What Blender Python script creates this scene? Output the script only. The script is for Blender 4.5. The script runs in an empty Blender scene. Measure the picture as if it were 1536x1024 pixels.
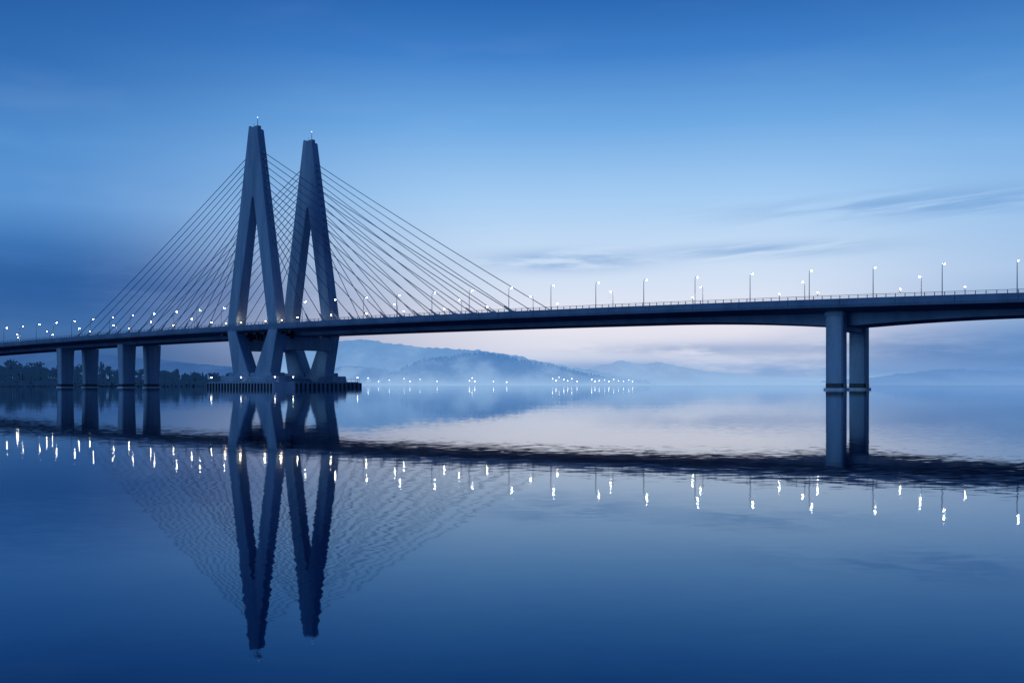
import bpy, bmesh, math, random
from mathutils import Vector, noise
random.seed(7)
scene=bpy.context.scene
scene.view_settings.view_transform='Standard'

def lin(c):
    r=[]
    for v in c:
        v/=255.0
        r.append(v/12.92 if v<=0.04045 else ((v+0.055)/1.055)**2.4)
    return (r[0],r[1],r[2],1.0)

# ---------------------------------------------------------------- frame of the bridge
# s : along the bridge (towards the right), u : across it (away), z : up
def W(s,u,z): return (-88.8+0.8*s+0.6*u, 346-0.6*s+0.8*u, z)
def road(s): return 21.55-4.75e-5*(s-20)**2      # road level above the water
UC=12.35

def link(o,parent=None):
    scene.collection.objects.link(o)
    if parent: o.parent=parent
    return o
def mesh_obj(name,verts,faces,mats,parent=None,fmat=None,smooth=False):
    me=bpy.data.meshes.new(name); me.from_pydata([tuple(v) for v in verts],[],faces)
    for m in mats: me.materials.append(m)
    if fmat:
        for p,i in zip(me.polygons,fmat): p.material_index=i
    if smooth:
        for p in me.polygons: p.use_smooth=True
    bm=bmesh.new(); bm.from_mesh(me); bmesh.ops.recalc_face_normals(bm,faces=bm.faces); bm.to_mesh(me); bm.free()
    me.update()
    return link(bpy.data.objects.new(name,me),parent)
class MB:
    def __init__(s): s.v=[];s.f=[];s.m=[]
    def add(s,vs,fs,mi=0):
        b=len(s.v); s.v+=[tuple(v) for v in vs]
        for f in fs: s.f.append(tuple(i+b for i in f)); s.m.append(mi)
    def hexa(s,p,mi=0): # 8 pts bottom 4, top 4
        s.add(p,[(0,3,2,1),(4,5,6,7),(0,1,5,4),(1,2,6,5),(2,3,7,6),(3,0,4,7)],mi)
    def sbox(s,s0,s1,u0,u1,z0,z1,mi=0):
        s.hexa([W(s0,u0,z0),W(s1,u0,z0),W(s1,u1,z0),W(s0,u1,z0),W(s0,u0,z1),W(s1,u0,z1),W(s1,u1,z1),W(s0,u1,z1)],mi)
    def tube(s,a,b,ra,rb,n=6,mi=0):
        a=Vector(a);b=Vector(b);d=(b-a).normalized()
        x=d.cross(Vector((0,0,1)))
        if x.length<1e-3: x=Vector((1,0,0))
        x.normalize(); y=d.cross(x)
        vs=[]
        for c,r in ((a,ra),(b,rb)):
            for i in range(n):
                t=2*math.pi*i/n; vs.append(c+x*r*math.cos(t)+y*r*math.sin(t))
        fs=[(i,(i+1)%n,n+(i+1)%n,n+i) for i in range(n)]+[tuple(range(n))[::-1],tuple(range(n,2*n))]
        s.add(vs,fs,mi)
    def ball(s,c,rx,rz,mi=0,n=8,k=5):
        vs=[(c[0],c[1],c[2]+rz)]
        for j in range(1,k):
            ph=math.pi*j/k
            for i in range(n):
                t=2*math.pi*i/n
                vs.append((c[0]+rx*math.sin(ph)*math.cos(t),c[1]+rx*math.sin(ph)*math.sin(t),c[2]+rz*math.cos(ph)))
        vs.append((c[0],c[1],c[2]-rz))
        fs=[(0,1+i,1+(i+1)%n) for i in range(n)]
        for j in range(k-2):
            for i in range(n):
                a=1+j*n+i;b=1+j*n+(i+1)%n
                fs.append((a,a+n,b+n,b))
        l=len(vs)-1
        fs+=[(l,1+(k-2)*n+(i+1)%n,1+(k-2)*n+i) for i in range(n)]
        s.add(vs,fs,mi)
    def obj(s,name,mats,parent=None,smooth=False): return mesh_obj(name,s.v,s.f,mats,parent,s.m,smooth)

# ---------------------------------------------------------------- node helper
class NT:
    def __init__(s,tree): s.t=tree; s.n=tree.nodes; s.l=tree.links
    def new(s,k,**kw):
        n=s.n.new(k)
        for a,b in kw.items(): setattr(n,a,b)
        return n
    def put(s,sock,v):
        if isinstance(v,bpy.types.NodeSocket): s.l.new(v,sock)
        else: sock.default_value=v
    def m(s,op,a,b=None,c=None,clamp=False):
        n=s.new('ShaderNodeMath',operation=op); n.use_clamp=clamp
        s.put(n.inputs[0],a)
        if b is not None: s.put(n.inputs[1],b)
        if c is not None: s.put(n.inputs[2],c)
        return n.outputs[0]
    def ss(s,v,a,b,t0=0.0,t1=1.0):
        n=s.new('ShaderNodeMapRange',interpolation_type='SMOOTHSTEP')
        s.put(n.inputs['Value'],v); n.inputs['From Min'].default_value=a; n.inputs['From Max'].default_value=b
        n.inputs['To Min'].default_value=t0; n.inputs['To Max'].default_value=t1
        return n.outputs[0]
    def mix(s,f,a,b,mode='MIX'):
        n=s.new('ShaderNodeMix',data_type='RGBA',blend_type=mode)
        s.put(n.inputs[0],f); s.put(n.inputs[6],a); s.put(n.inputs[7],b); return n.outputs[2]
    def ramp(s,v,stops,interp='LINEAR'):
        n=s.new('ShaderNodeValToRGB'); s.put(n.inputs[0],v); cr=n.color_ramp; cr.interpolation=interp
        st=sorted(stops,key=lambda q:q[0])
        cr.elements[0].position=st[0][0]; cr.elements[0].color=st[0][1]
        cr.elements[1].position=st[-1][0]; cr.elements[1].color=st[-1][1]
        for p,c in st[1:-1]:
            e=cr.elements.new(p); e.color=c
        return n.outputs[0]
    def xyz(s,x,y,z):
        n=s.new('ShaderNodeCombineXYZ'); s.put(n.inputs[0],x);s.put(n.inputs[1],y);s.put(n.inputs[2],z); return n.outputs[0]
    def noise(s,vec,scale,detail=4,rough=0.5,out=0):
        n=s.new('ShaderNodeTexNoise'); s.l.new(vec,n.inputs['Vector'])
        n.inputs['Scale'].default_value=scale; n.inputs['Detail'].default_value=detail; n.inputs['Roughness'].default_value=rough
        return n.outputs[out]
def newmat(name):
    m=bpy.data.materials.new(name); m.use_nodes=True; m.node_tree.nodes.clear()
    t=NT(m.node_tree); o=t.new('ShaderNodeOutputMaterial'); return m,t,o
def bsdf_mat(name,c1,c2,scale=0.3,rough=0.8,bump=0.0,spec=0.3,streak=False,metal=0.0):
    m,t,o=newmat(name)
    g=t.new('ShaderNodeNewGeometry').outputs['Position']
    if streak:
        mp=t.new('ShaderNodeMapping'); t.l.new(g,mp.inputs[0]); mp.inputs['Scale'].default_value=(1,1,0.12); vec=mp.outputs[0]
    else: vec=g
    a=t.noise(vec,scale,5,0.6); b=t.noise(g,scale*7,3,0.6)
    f=t.ss(t.m('ADD',t.m('MULTIPLY',a,0.75),t.m('MULTIPLY',b,0.25)),0.35,0.65)
    p=t.new('ShaderNodeBsdfPrincipled')
    t.l.new(t.mix(f,c1,c2),p.inputs['Base Color']); p.inputs['Roughness'].default_value=rough
    p.inputs['Specular IOR Level'].default_value=spec; p.inputs['Metallic'].default_value=metal
    if bump:
        bn=t.new('ShaderNodeBump'); bn.inputs['Distance'].default_value=bump; bn.inputs['Strength'].default_value=0.6
        t.l.new(b,bn.inputs['Height']); t.l.new(bn.outputs[0],p.inputs['Normal'])
    t.l.new(p.outputs[0],o.inputs[0]); return m
def emis(name,c,st,samp=True):
    m,t,o=newmat(name); e=t.new('ShaderNodeEmission'); e.inputs[0].default_value=c; e.inputs[1].default_value=st
    t.l.new(e.outputs[0],o.inputs[0])
    if not samp: m.cycles.emission_sampling='NONE'
    return m

CONC=bsdf_mat('tower_concrete',(0.22,0.33,0.45,1),(0.38,0.50,0.62,1),0.25,0.75,0.05,0.3,True)
DECKC=bsdf_mat('deck_concrete',(0.13,0.22,0.33,1),(0.21,0.31,0.44,1),0.2,0.8,0.03,0.3,True)
FOOT=bsdf_mat('footing_concrete_painted_glint',(0.50,0.60,0.70,1),(0.68,0.76,0.84,1),0.6,0.8)
WET=bsdf_mat('waterline_stain',(0.02,0.035,0.05,1),(0.04,0.06,0.08,1),0.8,0.5)
ASPH=bsdf_mat('asphalt',(0.045,0.045,0.05,1),(0.06,0.06,0.065,1),1.0,0.85)
STEEL=bsdf_mat('painted_steel',(0.25,0.29,0.34,1),(0.35,0.40,0.46,1),1.0,0.5,0,0.5)
CABLE=bsdf_mat('cable_sheath',(0.05,0.12,0.24,1),(0.08,0.17,0.31,1),1.0,0.6)
PAINT=bsdf_mat('road_paint',(0.7,0.7,0.7,1),(0.8,0.8,0.8,1),1.0,0.7)
DARK=bsdf_mat('bearing_dark',(0.03,0.035,0.045,1),(0.05,0.055,0.07,1),1.0,0.7)
LAMP=emis('lamp_glass',(1.0,0.90,0.72,1),90.0)
LAMP2=emis('parapet_light_glass',(1.0,0.88,0.68,1),90.0)
WARM=emis('warm_floodlight_glass',(1.0,0.70,0.40,1),12.0,False)
NAV=emis('navigation_light_glass',(0.9,0.95,1.0,1),3.0,False)

# ---------------------------------------------------------------- WORLD
w=bpy.data.worlds.new("World"); scene.world=w; w.use_nodes=True; w.node_tree.nodes.clear()
w.cycles.sampling_method='MANUAL'; w.cycles.sample_map_resolution=256
t=NT(w.node_tree)
D=t.new('ShaderNodeTexCoord').outputs['Generated']
sp=t.new('ShaderNodeSeparateXYZ'); t.l.new(D,sp.inputs[0]); dx,dy,dz=sp.outputs
az=t.m('ARCTAN2',dx,dy); el=t.m('ARCSINE',t.m('ABSOLUTE',dz))
def E(y): return (577-y)/1493.0
def stops(lst):
    r=[(max(0,min(1,E(y)/0.8)),lin(c)) for y,c in lst]
    r+= [(0.62,lin((22,66,130))),(1.0,lin((12,44,98)))]
    return r
ev=t.m('DIVIDE',el,0.8,clamp=True)
cen=t.ramp(ev,stops([(577,(162,190,226)),(530,(216,220,236)),(490,(232,229,240)),(440,(216,227,245)),(380,(198,220,245)),(300,(164,204,243)),(200,(112,170,228)),(100,(64,128,202)),(0,(34,94,170))]),'LINEAR')
lef=t.ramp(ev,stops([(577,(42,84,138)),(500,(62,108,166)),(440,(54,102,166)),(390,(64,118,182)),(330,(92,148,210)),(250,(78,140,206)),(150,(48,108,180)),(0,(28,80,150))]),'LINEAR')
rig=t.ramp(ev,stops([(577,(88,134,190)),(520,(104,148,202)),(470,(148,178,218)),(420,(170,198,232)),(350,(158,196,236)),(250,(122,176,230)),(150,(78,142,210)),(0,(32,90,166))]),'LINEAR')
azl=t.m('ADD',az,t.m('MULTIPLY',el,0.45))
c=t.mix(t.ss(azl,-0.40,0.08),lef,cen)
c=t.mix(t.ss(az,0.22,0.52),c,rig)
nv=t.noise(t.xyz(t.m('MULTIPLY',az,2.2),t.m('MULTIPLY',el,9.0),0.0),1.6,3,0.55)
c=t.mix(t.m('MULTIPLY',t.ss(nv,0.5,0.8),0.07),c,lin((190,215,242)))
fine=t.noise(t.xyz(t.m('MULTIPLY',az,7.0),t.m('MULTIPLY',el,46.0),3.3),1.3,5,0.6)
wisp=t.noise(t.xyz(t.m('MULTIPLY',az,5.0),t.m('ADD',t.m('MULTIPLY',el,80.0),t.m('MULTIPLY',az,-7.0)),8.1),1.1,5,0.62)
def cloud(c,px,y,wx,wy,col,amt,n,lo=0.38,hi=0.62):
    a0=math.atan((px-768)/1493.0); e0=E(y)*math.cos(a0)
    q=t.m('ADD',t.m('POWER',t.m('ABSOLUTE',t.m('DIVIDE',t.m('SUBTRACT',az,a0),wx/1493.0)),2.0),
              t.m('POWER',t.m('ABSOLUTE',t.m('DIVIDE',t.m('SUBTRACT',el,e0),wy/1493.0)),2.0))
    g=t.m('EXPONENT',t.m('MULTIPLY',q,-1.0))
    f=t.m('MULTIPLY',t.m('MULTIPLY',g,t.ss(n,lo,hi)),amt)
    return t.mix(f,c,lin(col))
c=cloud(c,80,428,320,40,(40,90,154),0.6,fine,0.2,0.6)
c=cloud(c,850,392,115,15,(134,172,218),0.9,fine,0.30,0.52)
c=cloud(c,1150,376,150,11,(148,182,224),0.9,wisp,0.35,0.55)
c=cloud(c,1420,306,240,17,(116,162,216),0.75,wisp,0.36,0.58)
c=cloud(c,1060,524,170,10,(142,166,208),0.7,fine,0.36,0.56)
c=cloud(c,930,552,260,12,(138,168,214),0.85,fine,0.25,0.55)
c=cloud(c,1430,525,220,28,(86,130,188),0.8,fine,0.2,0.65)
c=cloud(c,1220,558,280,14,(110,154,208),0.75,fine,0.2,0.6)
c=cloud(c,1100,572,900,7,(160,194,232),0.85,fine,0.1,0.5)
# the dark side of the sky, behind the camera
back=t.mix(ev,lin((44,90,154)),lin((16,54,116)))
c=t.mix(t.ss(t.m('ABSOLUTE',az),0.9,2.0),c,back)
bg1=t.new('ShaderNodeBackground'); t.l.new(c,bg1.inputs[0]); bg1.inputs[1].default_value=1.0
wo=t.new('ShaderNodeOutputWorld'); t.l.new(bg1.outputs[0],wo.inputs[0])

# weak, very soft blue key added from behind left to lift the near faces
sl=bpy.data.lights.new('added_twilight_key','SUN'); sl.energy=0.5; sl.angle=math.radians(25); sl.color=(0.34,0.64,1.0)
so=link(bpy.data.objects.new('added_twilight_key',sl)); so.rotation_euler=Vector((0.80,0.52,-0.22)).to_track_quat('-Z','Y').to_euler()

# ---------------------------------------------------------------- WATER
m,t,o=newmat('lake_water')
P=t.new('ShaderNodeNewGeometry').outputs['Position']
def perturb(vec,scale,sx,ax,ay,det,rough):
    mp=t.new('ShaderNodeMapping'); t.l.new(vec,mp.inputs[0]); mp.inputs['Scale'].default_value=(sx,1,1)
    cc=t.noise(mp.outputs[0],scale,det,rough,1)
    a=t.new('ShaderNodeVectorMath',operation='SUBTRACT'); t.l.new(cc,a.inputs[0]); a.inputs[1].default_value=(0.5,0.5,0.5)
    b=t.new('ShaderNodeVectorMath',operation='MULTIPLY'); t.l.new(a.outputs[0],b.inputs[0]); b.inputs[1].default_value=(ax,ay,0)
    return b.outputs[0]
def vadd(a,b):
    n=t.new('ShaderNodeVectorMath',operation='ADD'); t.put(n.inputs[0],a); t.put(n.inputs[1],b); return n.outputs[0]
p1=perturb(P,8.0,0.5,0.028,0.016,2,0.5)
p2=perturb(P,1.2,0.10,0.002,0.0045,2,0.5)
p3=perturb(P,0.12,0.2,0.001,0.0015,2,0.5)
pm=t.new('ShaderNodeMapping'); t.l.new(P,pm.inputs[0]); pm.inputs['Scale'].default_value=(0.2,1,1)
patch=t.ss(t.noise(pm.outputs[0],0.07,4,0.55),0.42,0.62,0.65,1.15)
sc=t.new('ShaderNodeVectorMath',operation='SCALE'); t.l.new(vadd(p1,vadd(p2,p3)),sc.inputs[0]); t.l.new(patch,sc.inputs['Scale'])
nn=t.new('ShaderNodeVectorMath',operation='NORMALIZE'); t.l.new(vadd(sc.outputs[0],(0,0,1)),nn.inputs[0])
N=nn.outputs[0]
fr=t.new('ShaderNodeFresnel'); fr.inputs[0].default_value=1.34
fac=t.m('POWER',fr.outputs[0],0.85)
gl=t.new('ShaderNodeBsdfGlossy'); gl.inputs['Roughness'].default_value=0.025
t.l.new(N,gl.inputs['Normal'])
t.l.new(t.mix(t.ss(fr.outputs[0],0.12,0.75),(0.22,0.54,0.90,1),(0.92,0.97,1.0,1)),gl.inputs['Color'])
df=t.new('ShaderNodeBsdfDiffuse'); df.inputs['Color'].default_value=(0.002,0.016,0.06,1)
mx=t.new('ShaderNodeMixShader'); t.l.new(fac,mx.inputs[0]); t.l.new(df.outputs[0],mx.inputs[1]); t.l.new(gl.outputs[0],mx.inputs[2])
t.l.new(mx.outputs[0],o.inputs[0])
mesh_obj('water',[(-14000,-400,0),(14000,-400,0),(14000,20000,0),(-14000,20000,0)],[(0,1,2,3)],[m])

# ---------------------------------------------------------------- BRIDGE
bridge=link(bpy.data.objects.new('cable_stayed_bridge',None)); 
PIERS_R=[201,300,399]; PIERS_L=[-90,-137,-240,-300,-365]
def depth(s):
    d=3.5
    for p in PIERS_R:
        x=abs(s-p)
        d=max(d,3.5+1.9*max(0,1-x/48.0)**2)
    return d
SS=[-520+5*i for i in range(0,195)]
mb=MB(); prev=None
for s in SS:
    z=road(s); d=depth(s)
    prof=[(-14.85,0),(-14.85,-0.9),(-14.55,-1.5),(-13.2,-1.55),(-6.9,-2.35),(-6.1,-d),(6.1,-d),(6.9,-2.35),(13.2,-1.55),(14.55,-1.5),(14.85,-0.9),(14.85,0)]
    ring=[W(s,UC+a,z+b) for a,b in prof]
    b=len(mb.v); mb.v+=ring; n=len(ring)
    if prev is not None:
        for i in range(n):
            mb.f.append((prev+i,prev+(i+1)%n,b+(i+1)%n,b+i)); mb.m.append(0)
    else: mb.f.append(tuple(range(b,b+n))); mb.m.append(0)
    prev=b
mb.f.append(tuple(range(prev,prev+n))); mb.m.append(0)
mb.obj('deck_girder',[DECKC],bridge)
# asphalt, markings, kerbs
def ribbon(mb,v0,v1,dz,mi=0,s0=-520,s1=450,step=5):
    s=s0
    while s<s1:
        e=min(s+step,s1)
        mb.add([W(s,UC+v0,road(s)+dz),W(e,UC+v0,road(e)+dz),W(e,UC+v1,road(e)+dz),W(s,UC+v1,road(s)+dz)],[(0,1,2,3)],mi); s=e
mb=MB(); ribbon(mb,-10,10,0.01); mb.obj('roadway',[ASPH],bridge)
mb=MB()
for v in (-9.4,9.25,-0.3,0.3): ribbon(mb,v,v+0.15,0.016)
for v in (-5,5):
    s=-500
    while s<440: ribbon(mb,v,v+0.15,0.016,0,s,s+4,4); s+=12
mb.obj('lane_markings',[PAINT],bridge)
mb=MB()
for side in (-1,1):
    e=UC+side*14.6
    for i in range(len(SS)-1):
        a,b=SS[i],SS[i+1]; za,zb=road(a),road(b)
        for (h0,h1,hw,mi) in ((0.0,0.42,0.22,0),(0.74,0.80,0.05,1),(1.08,1.17,0.08,1)):
            mb.hexa([W(a,e-hw,za+h0),W(b,e-hw,zb+h0),W(b,e+hw,zb+h0),W(a,e+hw,za+h0),W(a,e-hw,za+h1),W(b,e-hw,zb+h1),W(b,e+hw,zb+h1),W(a,e+hw,za+h1)],mi)
    s=-300
    while s<430:
        mb.sbox(s-0.07,s+0.07,e-0.07,e+0.07,road(s)+0.4,road(s)+1.1,1); s+=2.0
    for q in (10.0,): # inner crash barrier
        e2=UC+side*q
        for i in range(len(SS)-1):
            a,b=SS[i],SS[i+1]; za,zb=road(a),road(b)
            mb.hexa([W(a,e2-.15,za),W(b,e2-.15,zb),W(b,e2+.15,zb),W(a,e2+.15,za),W(a,e2-.1,za+.8),W(b,e2-.1,zb+.8),W(b,e2+.1,zb+.8),W(a,e2+.1,za+.8)],0)
mb.obj('parapet_railing',[DECKC,STEEL],bridge)
# fascia joints / drain pipes
mb=MB()
s=-300
while s<430:
    mb.sbox(s-0.05,s+0.05,UC-14.87,UC-14.85+0.1,road(s)-0.95,road(s)+0.02); s+=12
mb.obj('expansion_joints',[DARK],bridge)

# towers
ZB=4.0; ZT=91.2
def th(z): return 2.35+(1.45-2.35)*(z-ZB)/(ZT-ZB)
outl=[(-9.8,ZB),(-13.7,21.0),(-2.5,ZT),(2.3,ZT-1.6),(13.7,21.0),(9.8,ZB),(1.0,ZB),(8.5,19.5),(8.2,23.5),(0.35,66),(-0.35,66),(-8.2,23.5),(-8.5,19.5),(-1.0,ZB)]
for u0 in (0.0,24.7):
    n=len(outl)
    V=[W(s,u0-th(z),z) for s,z in outl]+[W(s,u0+th(z),z) for s,z in outl]
    F=[tuple(range(n)),tuple(range(n,2*n))]+[(i,(i+1)%n,n+(i+1)%n,n+i) for i in range(n)]
    ob=mesh_obj('a_frame_tower',V,F,[CONC],bridge)
    bv=ob.modifiers.new('bevel','BEVEL'); bv.width=0.35; bv.segments=2; bv.limit_method='ANGLE'
# transverse beams and top details
mb=MB()
for sg in (-1,1):
    mb.sbox(sg*10.9-1.8,sg*10.9+1.8,2.0,22.7,13.2,road(0)-3.55)
    for u0 in (0,24.7):
        mb.sbox(sg*5.9-5.6,sg*5.9+5.6,u0-3.0,u0+3.0,4.0,5.4)
    mb.sbox(sg*11-1.2,sg*11+1.2,-2.45,-2.35+0.4,road(0)-1.5,road(0)-0.4)
ob=mb.obj('cross_beams',[CONC],bridge)
bv=ob.modifiers.new('bevel','BEVEL'); bv.width=0.2; bv.segments=1
# bearings, hanging platforms
mb=MB()
for i in range(14):
    s=-13+2*i; mb.sbox(s-0.4,s+0.4,UC-8.2,UC-7.2,road(0)-4.3-(i%3)*0.25,road(0)-2.0)
for i in range(9):
    s=-18+4.5*i; mb.sbox(s-0.7,s+0.7,-0.9,0.5,road(0)-3.0,road(0)-2.2)
mb.obj('bearings',[DARK],bridge)
# cables
mb=MB(); an=MB()
NC=13
def outer(z): return 2.4+(13.7-2.4)*(ZT-z)/(ZT-21.0)
for u0 in (0.0,24.7):
    for sg,L in ((-1,116),(1,111)):
        for i in range(NC):
            f=i/(NC-1)
            zt=81.5-31*f**1.05; st=sg*(outer(zt)-0.3)
            sd=sg*(L-(L-27)*f); ud=u0
            a=W(st,u0,zt); b=W(sd,ud,road(sd)+0.5)
            A=Vector(a);B=Vector(b);pts=[]
            for k in range(9):
                q=k/8; p=A.lerp(B,q); p.z-=4*q*(1-q)*(A-B).length*0.006; pts.append(p)
            for k in range(8): mb.tube(pts[k],pts[k+1],0.12,0.12,5)
            d=(B-A).normalized()
            an.tube(A-d*0.3,A+d*1.3,0.38,0.3,8)
            an.tube(B-d*3.2,B+d*0.2,0.24,0.34,8)
            an.sbox(sd-0.7,sd+0.7,ud-0.5,ud+0.5,road(sd),road(sd)+0.8)
mb.obj('stay_cables',[CABLE],bridge); an.obj('cable_anchors',[STEEL],bridge)
mb=MB()
for u0 in (0.0,24.7):
    mb.tube(W(0.6,u0,ZT-1.5),W(0.6,u0,ZT+2.6),0.14,0.07,6,0); mb.ball(W(0.6,u0,ZT+2.7),0.13,0.16,1)
    mb.tube(W(-1.4,u0,ZT-0.5),W(-1.4,u0,ZT+0.9),0.07,0.05,6,0)
    mb.sbox(-0.4,1.6,u0-0.7,u0+0.7,ZT-1.3,ZT-0.3,0)
mb.obj('tower_mast',[STEEL,NAV],bridge)
# base platform
def octa(mb,s0,s1,u0,u1,z0,z1,ch,mi=0,ins=0):
    p=[(s0+ch,u0),(s1-ch,u0),(s1,u0+ch),(s1,u1-ch),(s1-ch,u1),(s0+ch,u1),(s0,u1-ch),(s0,u0+ch)]
    cs,cu=(s0+s1)/2,(u0+u1)/2
    b=[W(a,c_,z0) for a,c_ in p]; tt=[W(a+(ins if a<cs else -ins),c_+(ins if c_<cu else -ins),z1) for a,c_ in p]
    mb.add(b+tt,[tuple(range(8))[::-1],tuple(range(8,16))]+[(i,(i+1)%8,8+(i+1)%8,8+i) for i in range(8)],mi)
mb=MB()
octa(mb,-23,23,-7.5,33,-1,1.9,5); octa(mb,-22.3,22.3,-6.8,32.3,1.9,2.15,5)
for u0 in (0,24.7): octa(mb,-15.5,15.5,u0-4.8,u0+4.8,2.15,4.2,1.5,0,0.3)
mb.sbox(-5,5,4.7,20.0,2.15,3.4)
ob=mb.obj('tower_base_platform',[CONC],bridge); bv=ob.modifiers.new('bevel','BEVEL'); bv.width=0.12; bv.segments=1
mb=MB()
for i in range(22):
    s=-17+34*i/21
    mb.sbox(s-0.25,s+0.25,-7.9,-7.5,-0.5,1.7,0)
    mb.tube(W(s,-6.9,2.1),W(s,-6.9,3.1),0.05,0.05,5,1)
for i in range(16):
    u=-2+29.5*i/15
    mb.sbox(23,23.4,u-0.25,u+0.25,-0.5,1.7,0)
    mb.tube(W(22.4,u,2.1),W(22.4,u,3.1),0.05,0.05,5,1)
mb.tube(W(-17,-6.9,3.1),W(17,-6.9,3.1),0.05,0.05,5,1); mb.tube(W(22.4,-2,3.1),W(22.4,27.5,3.1),0.05,0.05,5,1)
for s,u in ((-17,-6),(17,-6),(22,-2.5),(22,27),(-21.5,-3),(0,-6.6)):
    mb.tube(W(s,u,2.1),W(s,u,3.6),0.08,0.08,6,1); mb.ball(W(s,u,3.75),0.2,0.2,2)
for s in (-3,1,6): mb.sbox(s-1,s+1,5.5,7.5,2.15,4.2,0)
mb.obj('fender_and_rails',[DARK,STEEL,emis('marker_light_glass',(1,.95,.85,1),9.0,False)],bridge)
# piers
def column(mb,s,u,w0,w1,t0,t1,z0,z1,mi=0):
    ch=0.35
    def ring(w,q,z): return [W(s+a,u+b,z) for a,b in ((-w+ch,-q),(w-ch,-q),(w,-q+ch),(w,q-ch),(w-ch,q),(-w+ch,q),(-w,q-ch),(-w,-q+ch))]
    mb.add(ring(w0,t0,z0)+ring(w1,t1,z1),[tuple(range(8))[::-1],tuple(range(8,16))]+[(i,(i+1)%8,8+(i+1)%8,8+i) for i in range(8)],mi)
def footing(mb,s,u,w_,q_):
    column(mb,s,u,w_+.06,w_+.03,q_+.06,q_+.03,-2,1.5,2)      # dark wet band
    column(mb,s,u,w_+.45,w_+.40,q_+.45,q_+.40,-2,0.42,1)     # footing, its pale tone painted for light glints along the waterline
for p in PIERS_R:
    mb=MB()
    for u in (4.2,20.5):
        column(mb,p,u,2.0,2.0,1.55,1.55,-2,road(p)-1.85)
        footing(mb,p,u,2.0,1.55)
        column(mb,p,u,2.25,2.25,1.8,1.8,road(p)-3.0,road(p)-2.2)
    mb.sbox(p-1.4,p+1.4,5.6,19.1,road(p)-depth(p)-0.9,road(p)-depth(p)+0.3)
    mb.obj('pier',[CONC,FOOT,WET],bridge)
for p in PIERS_L:
    mb=MB()
    for u in (6.6,18.1):
        column(mb,p,u,1.6,2.0,2.6,3.2,-2,road(p)-3.4)
        footing(mb,p,u,1.75,2.8)
    mb.obj('pier',[CONC,FOOT,WET],bridge)
# warm floodlights at the tower feet on the deck
mb=MB()
for u0 in (0.0,24.7):
    for sg in (-1,1):
        for ds in (-4.0,4.4):
            s=sg*10.8+ds
            uu=u0-1.6 if u0<1 else u0-2.9
            mb.sbox(s-0.25,s+0.25,uu-0.2,uu+0.2,road(s),road(s)+1.0,0)
            mb.ball(W(s,uu,road(s)+1.35),0.22,0.2,1)
            pl=bpy.data.lights.new('floodlight','POINT'); pl.energy=80; pl.color=(1,0.78,0.55); pl.shadow_soft_size=0.3
            po=link(bpy.data.objects.new('floodlight_source',pl),bridge); po.location=W(s,uu-0.4,road(s)+2.2)
mb.obj('tower_floodlights',[STEEL,WARM],bridge)

# ---------------------------------------------------------------- street lamps (shared mesh)
mb=MB()
mb.tube((0,0,0),(0,0,0.5),0.16,0.13,8,0)
mb.tube((0,0,0.5),(0,0,6.6),0.11,0.065,8,0)
pp=[(0,0,6.6),(0.12,0,6.95),(0.45,0,7.15),(1.1,0,7.22)]
for a,b in zip(pp,pp[1:]): mb.tube(a,b,0.06,0.05,6,0)
mb.hexa([(1.0,-.14,7.17),(1.75,-.11,7.2),(1.75,.11,7.2),(1.0,.14,7.17),(1.0,-.10,7.32),(1.7,-.07,7.29),(1.7,.07,7.29),(1.0,.10,7.32)],0)
mb.ball((1.38,0,7.14),0.20,0.14,1,6,4)
lampob=mb.obj('street_lamp',[STEEL,LAMP])
lme=lampob.data; first=True
def place(s,u,flip):
    global first
    if first: ob=lampob; first=False
    else: ob=link(bpy.data.objects.new('street_lamp',lme))
    ob.location=W(s,u,road(s))
    a=math.atan2(0.8,0.6); ob.rotation_euler=(0,0,a+(math.pi if flip else 0)+random.uniform(-.04,.04))
s=211+14.3*4
while s>-330:
    if abs(s)>15: place(s,UC-13.7,False)
    s-=14.3
s=214+14.3*4
while s>-330:
    if abs(s)>15: place(s,UC+13.7,True)
    s-=28.6
# low parapet lights
mb=MB()
mb.tube((0,0,0),(0,0,0.5),0.07,0.07,6,0); mb.hexa([(-.2,-.12,.5),(.2,-.12,.5),(.2,.12,.5),(-.2,.12,.5),(-.16,-.1,.62),(.16,-.1,.62),(.16,.1,.62),(-.16,.1,.62)],0)
mb.ball((0,-0.02,0.78),0.15,0.12,1,6,4)
pl0=mb.obj('parapet_light',[STEEL,LAMP2]); pf=True
for px_s in (-160,-131,-102,-74,-45,-22,24,40,56,72,88,104,128,168,190,199,217,230,246):
    if pf: ob=pl0; pf=False
    else: ob=link(bpy.data.objects.new('parapet_light',pl0.data))
    ob.location=W(px_s,UC-14.75,road(px_s)+1.17)

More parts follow.
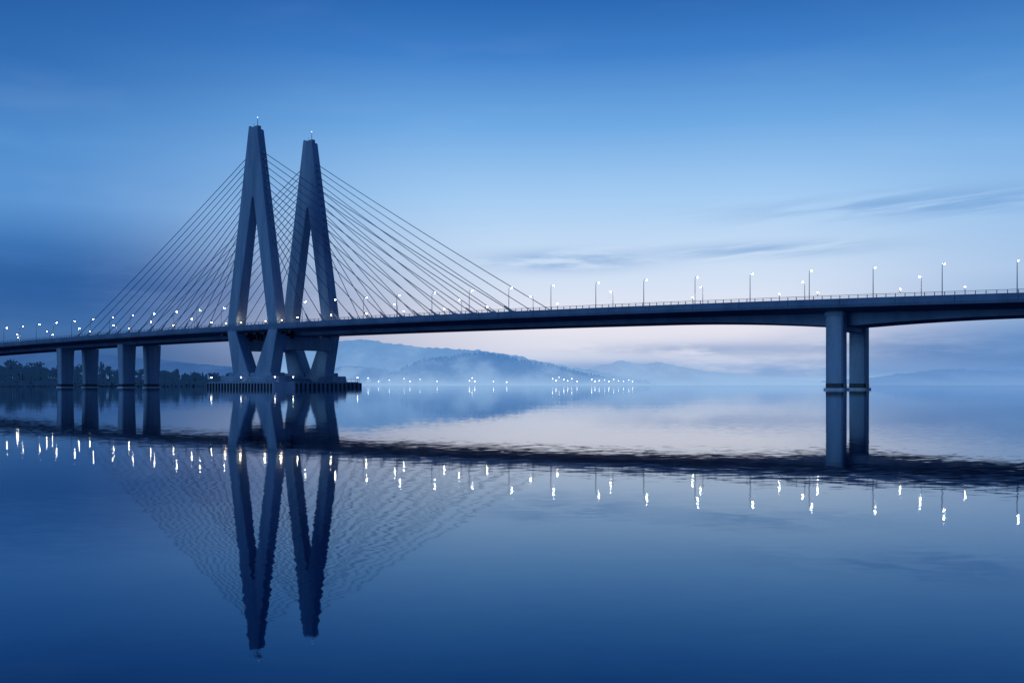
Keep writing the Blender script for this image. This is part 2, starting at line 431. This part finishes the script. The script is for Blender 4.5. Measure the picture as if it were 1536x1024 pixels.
# ---------------------------------------------------------------- hills (aerial perspective painted into the materials: mist glow thickens towards the water)
MIST_PAINT=(156,192,231)
def painted_haze_mat(name,dark,haze,k,hm,mist=MIST_PAINT):  # haze and low mist are mixed into the surface as emission
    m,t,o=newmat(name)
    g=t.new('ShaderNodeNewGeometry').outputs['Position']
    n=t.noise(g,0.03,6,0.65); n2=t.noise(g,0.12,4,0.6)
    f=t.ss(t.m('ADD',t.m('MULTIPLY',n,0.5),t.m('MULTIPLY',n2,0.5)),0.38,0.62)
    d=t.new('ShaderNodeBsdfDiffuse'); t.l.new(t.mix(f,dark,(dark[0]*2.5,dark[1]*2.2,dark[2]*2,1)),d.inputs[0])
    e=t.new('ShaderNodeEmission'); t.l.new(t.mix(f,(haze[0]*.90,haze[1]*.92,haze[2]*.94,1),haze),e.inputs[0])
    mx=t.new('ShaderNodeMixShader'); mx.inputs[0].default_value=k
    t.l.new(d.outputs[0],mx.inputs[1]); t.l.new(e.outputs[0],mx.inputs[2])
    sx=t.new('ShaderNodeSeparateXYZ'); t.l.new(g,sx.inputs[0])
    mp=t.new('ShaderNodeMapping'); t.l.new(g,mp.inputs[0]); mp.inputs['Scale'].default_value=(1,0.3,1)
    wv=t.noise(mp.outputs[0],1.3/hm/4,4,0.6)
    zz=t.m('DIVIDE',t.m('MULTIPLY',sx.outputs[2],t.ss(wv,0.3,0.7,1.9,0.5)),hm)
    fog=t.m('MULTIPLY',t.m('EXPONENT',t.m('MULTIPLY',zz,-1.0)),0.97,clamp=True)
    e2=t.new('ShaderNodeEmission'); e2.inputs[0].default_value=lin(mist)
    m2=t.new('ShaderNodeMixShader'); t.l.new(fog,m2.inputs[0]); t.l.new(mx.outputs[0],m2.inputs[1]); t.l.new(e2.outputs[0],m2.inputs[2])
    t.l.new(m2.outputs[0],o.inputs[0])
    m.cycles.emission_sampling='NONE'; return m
def interp(pts,x):
    if x<=pts[0][0]: return pts[0][1]
    for (a,ya),(b,yb) in zip(pts,pts[1:]):
        if x<=b:
            q=(x-a)/(b-a); q=q*q*(3-2*q)*0.5+q*0.5; return ya+(yb-ya)*q
    return pts[-1][1]
def hill(name,pts,Z,mat,depthm,seed,rough,step=None):
    prof=[((px-768)/1493*Z,max(0.0,(577-y)/1493*Z)) for px,y in pts]
    x0,x1=prof[0][0],prof[-1][0]; nx=int((x1-x0)/(Z*0.0022)); ny=26
    V=[];F=[]
    for j in range(ny+1):
        q=j/ny
        env=math.sin(math.pi*q)**0.9
        for i in range(nx+1):
            x=x0+(x1-x0)*i/nx
            h=interp(prof,x)
            nz=noise.fractal(Vector((x/ (depthm*0.35)+seed,q*3,seed)),1.0,2.0,5)
            y=Z+(q-0.5)*depthm+ nz*depthm*0.08
            fn=noise.fractal(Vector((x*0.05,q*14,seed)),0.6,2.0,4)
            hh=h*env*(1+0.10*nz*abs(math.cos(math.pi*q)))+ (fn*rough if h>3 else 0)*env
            V.append((x,y,max(hh,-0.5)-0.4 if h<0.5 or env<0.01 else hh))
    for j in range(ny):
        for i in range(nx):
            a=j*(nx+1)+i; F.append((a,a+1,a+nx+2,a+nx+1))
    return mesh_obj(name,V,F,[mat],None,None,True)
HB=painted_haze_mat('near_hill_forest_painted_haze',(0.012,0.03,0.05,1),lin((84,134,194)),0.95,25)
HA=painted_haze_mat('far_hill_forest_painted_haze',(0.02,0.04,0.07,1),lin((108,154,208)),0.97,46)
HC=painted_haze_mat('ridge_painted_mist',(0.03,0.05,0.08,1),lin((138,170,214)),0.98,55)
HD=painted_haze_mat('mountain_painted_mist',(0.03,0.05,0.08,1),lin((98,142,200)),0.99,80,(122,162,214))
# broad layered range: high far shoulder at left, long middle ridge, low wooded spur in front
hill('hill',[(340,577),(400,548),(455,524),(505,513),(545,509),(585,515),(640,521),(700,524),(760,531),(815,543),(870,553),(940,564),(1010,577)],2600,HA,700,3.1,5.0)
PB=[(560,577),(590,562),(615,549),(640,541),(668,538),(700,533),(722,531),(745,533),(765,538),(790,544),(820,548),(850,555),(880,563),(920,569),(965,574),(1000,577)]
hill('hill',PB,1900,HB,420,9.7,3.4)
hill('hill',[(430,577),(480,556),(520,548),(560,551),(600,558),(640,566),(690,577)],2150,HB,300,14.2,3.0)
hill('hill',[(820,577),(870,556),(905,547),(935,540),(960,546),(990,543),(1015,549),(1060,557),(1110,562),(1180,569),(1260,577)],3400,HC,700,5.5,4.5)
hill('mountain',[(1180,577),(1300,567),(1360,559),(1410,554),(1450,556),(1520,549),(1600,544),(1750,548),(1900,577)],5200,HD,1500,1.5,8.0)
hill('mountain',[(-300,577),(-150,530),(0,520),(120,528),(220,538),(330,548),(420,560),(500,577)],4200,painted_haze_mat('left_ridge_painted_haze',(0.02,0.04,0.07,1),lin((58,98,156)),0.95,40,(80,122,178)),1200,6.5,4.0)

# ---------------------------------------------------------------- trees
FOL,t,o=newmat('foliage_painted_haze')
g=t.new('ShaderNodeNewGeometry')
n=t.noise(g.outputs['Position'],0.35,3,0.6)
ri=g.outputs['Random Per Island']
f=t.m('ADD',t.m('MULTIPLY',n,0.7),t.m('MULTIPLY',ri,0.3))
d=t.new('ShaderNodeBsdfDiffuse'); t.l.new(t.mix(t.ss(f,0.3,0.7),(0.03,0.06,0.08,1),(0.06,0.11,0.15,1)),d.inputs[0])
e=t.new('ShaderNodeEmission'); e.inputs[0].default_value=lin((44,88,144))  # blue distance haze painted onto the trees as emission
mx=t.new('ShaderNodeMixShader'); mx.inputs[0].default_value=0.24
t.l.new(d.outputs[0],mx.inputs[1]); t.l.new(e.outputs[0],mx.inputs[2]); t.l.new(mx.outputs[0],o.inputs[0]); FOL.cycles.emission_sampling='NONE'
BARK=bsdf_mat('bark',(0.04,0.04,0.04,1),(0.07,0.065,0.06,1),1.0,0.9)
def leaf(mb,c,r,mi=0):
    a=Vector([random.gauss(0,1) for _ in range(3)]).normalized(); b=a.cross(Vector([random.gauss(0,1) for _ in range(3)])).normalized()
    c=Vector(c); k=random.uniform(0.6,1.2)
    mb.add([c-a*r,c-b*r*k*0.7,c+a*r,c+b*r*k*0.7],[(0,1,2,3)],mi)
def tree(mb,x,y,z,h,nl,lr):
    mb.tube((x,y,z-0.5),(x+random.uniform(-.4,.4),y,z+h*0.75),h*0.022,h*0.008,5,1)
    con=random.random()<0.25
    lob=[]
    if not con:
        for k in range(random.randint(5,8)):
            a=random.uniform(0,6.28); rr=random.uniform(0.05,0.30)*h; zz=random.uniform(0.22,0.86)*h
            c=(x+rr*math.cos(a),y+rr*math.sin(a),z+zz); lob.append((c,random.uniform(0.12,0.22)*h))
            mb.tube((x,y,z+zz*0.6),c,h*0.009,h*0.003,4,1)
    for k in range(nl):
        if con:
            q=random.random()**0.7; a=random.uniform(0,6.28); r=q*0.19*h*random.uniform(0.5,1)
            leaf(mb,(x+r*math.cos(a),y+r*math.sin(a),z+h*(1.02-0.85*q)),lr*0.8)
        else:
            c,r=random.choice(lob); v=Vector([random.gauss(0,1) for _ in range(3)]).normalized()*r*random.random()**0.45
            leaf(mb,(c[0]+v.x,c[1]+v.y,c[2]+v.z*0.75),lr)
# wooded left bank ground
GR=bsdf_mat('bank_grass',(0.02,0.035,0.04,1),(0.035,0.05,0.05,1),0.05,0.95)
V=[];F=[];nx,ny=120,14
for j in range(ny+1):
    for i in range(nx+1):
        x=-950+ (950-185)*i/nx; q=j/ny
        y0=660+18*noise.noise(Vector((x*0.01,0,2)))+ max(0,(x+260))*0.5
        y=y0+ q*300
        tap=min(1,max(0,(-185-x)/90.0))
        V.append((x,y,-0.6+tap*(min(1,q*6)*2.2+q*5+noise.noise(Vector((x*.02,y*.02,0)))*1.0)))
for j in range(ny):
    for i in range(nx):
        a=j*(nx+1)+i; F.append((a,a+1,a+nx+2,a+nx+1))
mesh_obj('terrain',V,F,[GR],None,None,True)
mb=MB()
for k in range(290):
    x=random.uniform(-600,-196)
    tap=min(1,max(0.0,(-188-x)/110.0))
    y=random.uniform(682,760)+max(0,(x+260))*0.5
    big=1.0+0.25*(noise.noise(Vector((x*0.03,1,1))))
    h=random.uniform(9,15.0)*big*(0.55+0.45*tap)*(1.15 if x<-290 else 1.1)
    tree(mb,x,y,1.2*tap,h,180,1.0)
for k in range(900): # shore scrub
    x=random.uniform(-600,-196); y=668+18*noise.noise(Vector((x*0.01,0,2)))+max(0,(x+260))*0.5+random.uniform(0,8)
    for q in range(7): leaf(mb,(x+random.uniform(-2,2),y,random.uniform(0.2,4.0)),1.0)
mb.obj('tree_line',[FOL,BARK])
# trees standing on the near hill crest
mb=MB()
prof=[((px-768)/1493*1900,max(0.0,(577-y)/1493*1900)) for px,y in PB]
HT=painted_haze_mat('hill_foliage_painted_haze',(0.012,0.03,0.05,1),lin((80,130,190)),0.95,25)  # crest trees get the same painted haze as the hill
for k in range(620):
    px=random.uniform(600,965); x=(px-768)/1493*1900; hb=interp(prof,x)
    dy=random.uniform(-150,10) if k%2 else random.uniform(-15,15)
    q=0.5+dy/420; z=hb*math.sin(math.pi*q)**0.9
    h=random.uniform(2.5,8)
    for j in range(16):
        a=random.uniform(0,6.28); r=random.random()*h*0.34
        leaf(mb,(x+r*math.cos(a),1900+dy+r*math.sin(a),z+h*random.uniform(0.0,0.9)),1.3)
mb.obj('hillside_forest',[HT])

# ---------------------------------------------------------------- shore town
WALLM=painted_haze_mat('house_wall_painted_haze',(0.2,0.28,0.38,1),lin((120,158,206)),0.9,26)  # walls and roofs carry haze painted as emission
ROOF=painted_haze_mat('house_roof_painted_haze',(0.12,0.18,0.26,1),lin((96,138,192)),0.9,26)
WL=emis('town_lamp_glass',(1.0,0.86,0.68,1),8.0,False)
mb=MB()
spots=[(552,566),(568,571),(583,569),(606,567),(615,571),(630,568),(704,570),(708,566),(712,571),(829,567),(834,570),(839,565),(846,568),(852,570),(858,567),(866,571),(888,568),(893,571),(899,570),(907,569),(914,571),(921,568),(928,570),(936,571),(944,569),(949,571),(740,571),(760,572),(655,571)]
for px,y in spots:
    Z=1660; x=(px-768)/1493*Z; zz=(577-y)/1493*Z+0.3
    w_=random.uniform(2,4); z0=max(0.2,zz-4); yy=Z+random.uniform(0,10)
    mb.hexa([(x-w_,yy+1,z0-4),(x+w_,yy+1,z0-4),(x+w_,yy+8,z0-4),(x-w_,yy+8,z0-4),(x-w_,yy+1,z0+2),(x+w_,yy+1,z0+2),(x+w_,yy+8,z0+2),(x-w_,yy+8,z0+2)],0)
    mb.add([(x-w_-.4,yy+.5,z0+2),(x+w_+.4,yy+.5,z0+2),(x+w_+.4,yy+8.5,z0+2),(x-w_-.4,yy+8.5,z0+2),(x-w_,yy+4.5,z0+3.6),(x+w_,yy+4.5,z0+3.6)],[(0,1,5,4),(2,3,4,5),(0,4,3),(1,2,5),(3,2,1,0)],1)
    mb.tube((x,yy,z0-3),(x,yy,zz),0.12,0.1,5,1)
    r=random.uniform(0.45,0.8); mb.ball((x,yy,zz),r,r*0.8,2,6,4)
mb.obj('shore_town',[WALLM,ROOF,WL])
# low town shore
V=[];F=[];nx=160
for j,(yy,zz) in enumerate(((1630,-0.5),(1640,1.0),(1760,3.5),(1900,2.0))):
    for i in range(nx+1):
        x=-420+660*i/nx; e=min(1,min(i,nx-i)/14)
        V.append((x,yy+10*noise.noise(Vector((x*.02,0,0))),zz*e-(1-e)*0.5))
for j in range(3):
    for i in range(nx):
        a=j*(nx+1)+i; F.append((a,a+1,a+nx+2,a+nx+1))
mesh_obj('far_shore',V,F,[HB],None,None,True)  # shore shares the near hill's painted haze

# ---------------------------------------------------------------- camera
cam=bpy.data.cameras.new('camera'); cam.lens=35; cam.sensor_width=36; cam.clip_end=60000; cam.clip_start=0.1
cam.shift_y=65/1536
co=link(bpy.data.objects.new('camera',cam)); co.location=(0,0,1.15); co.rotation_euler=(math.radians(90),0,0)
scene.camera=co
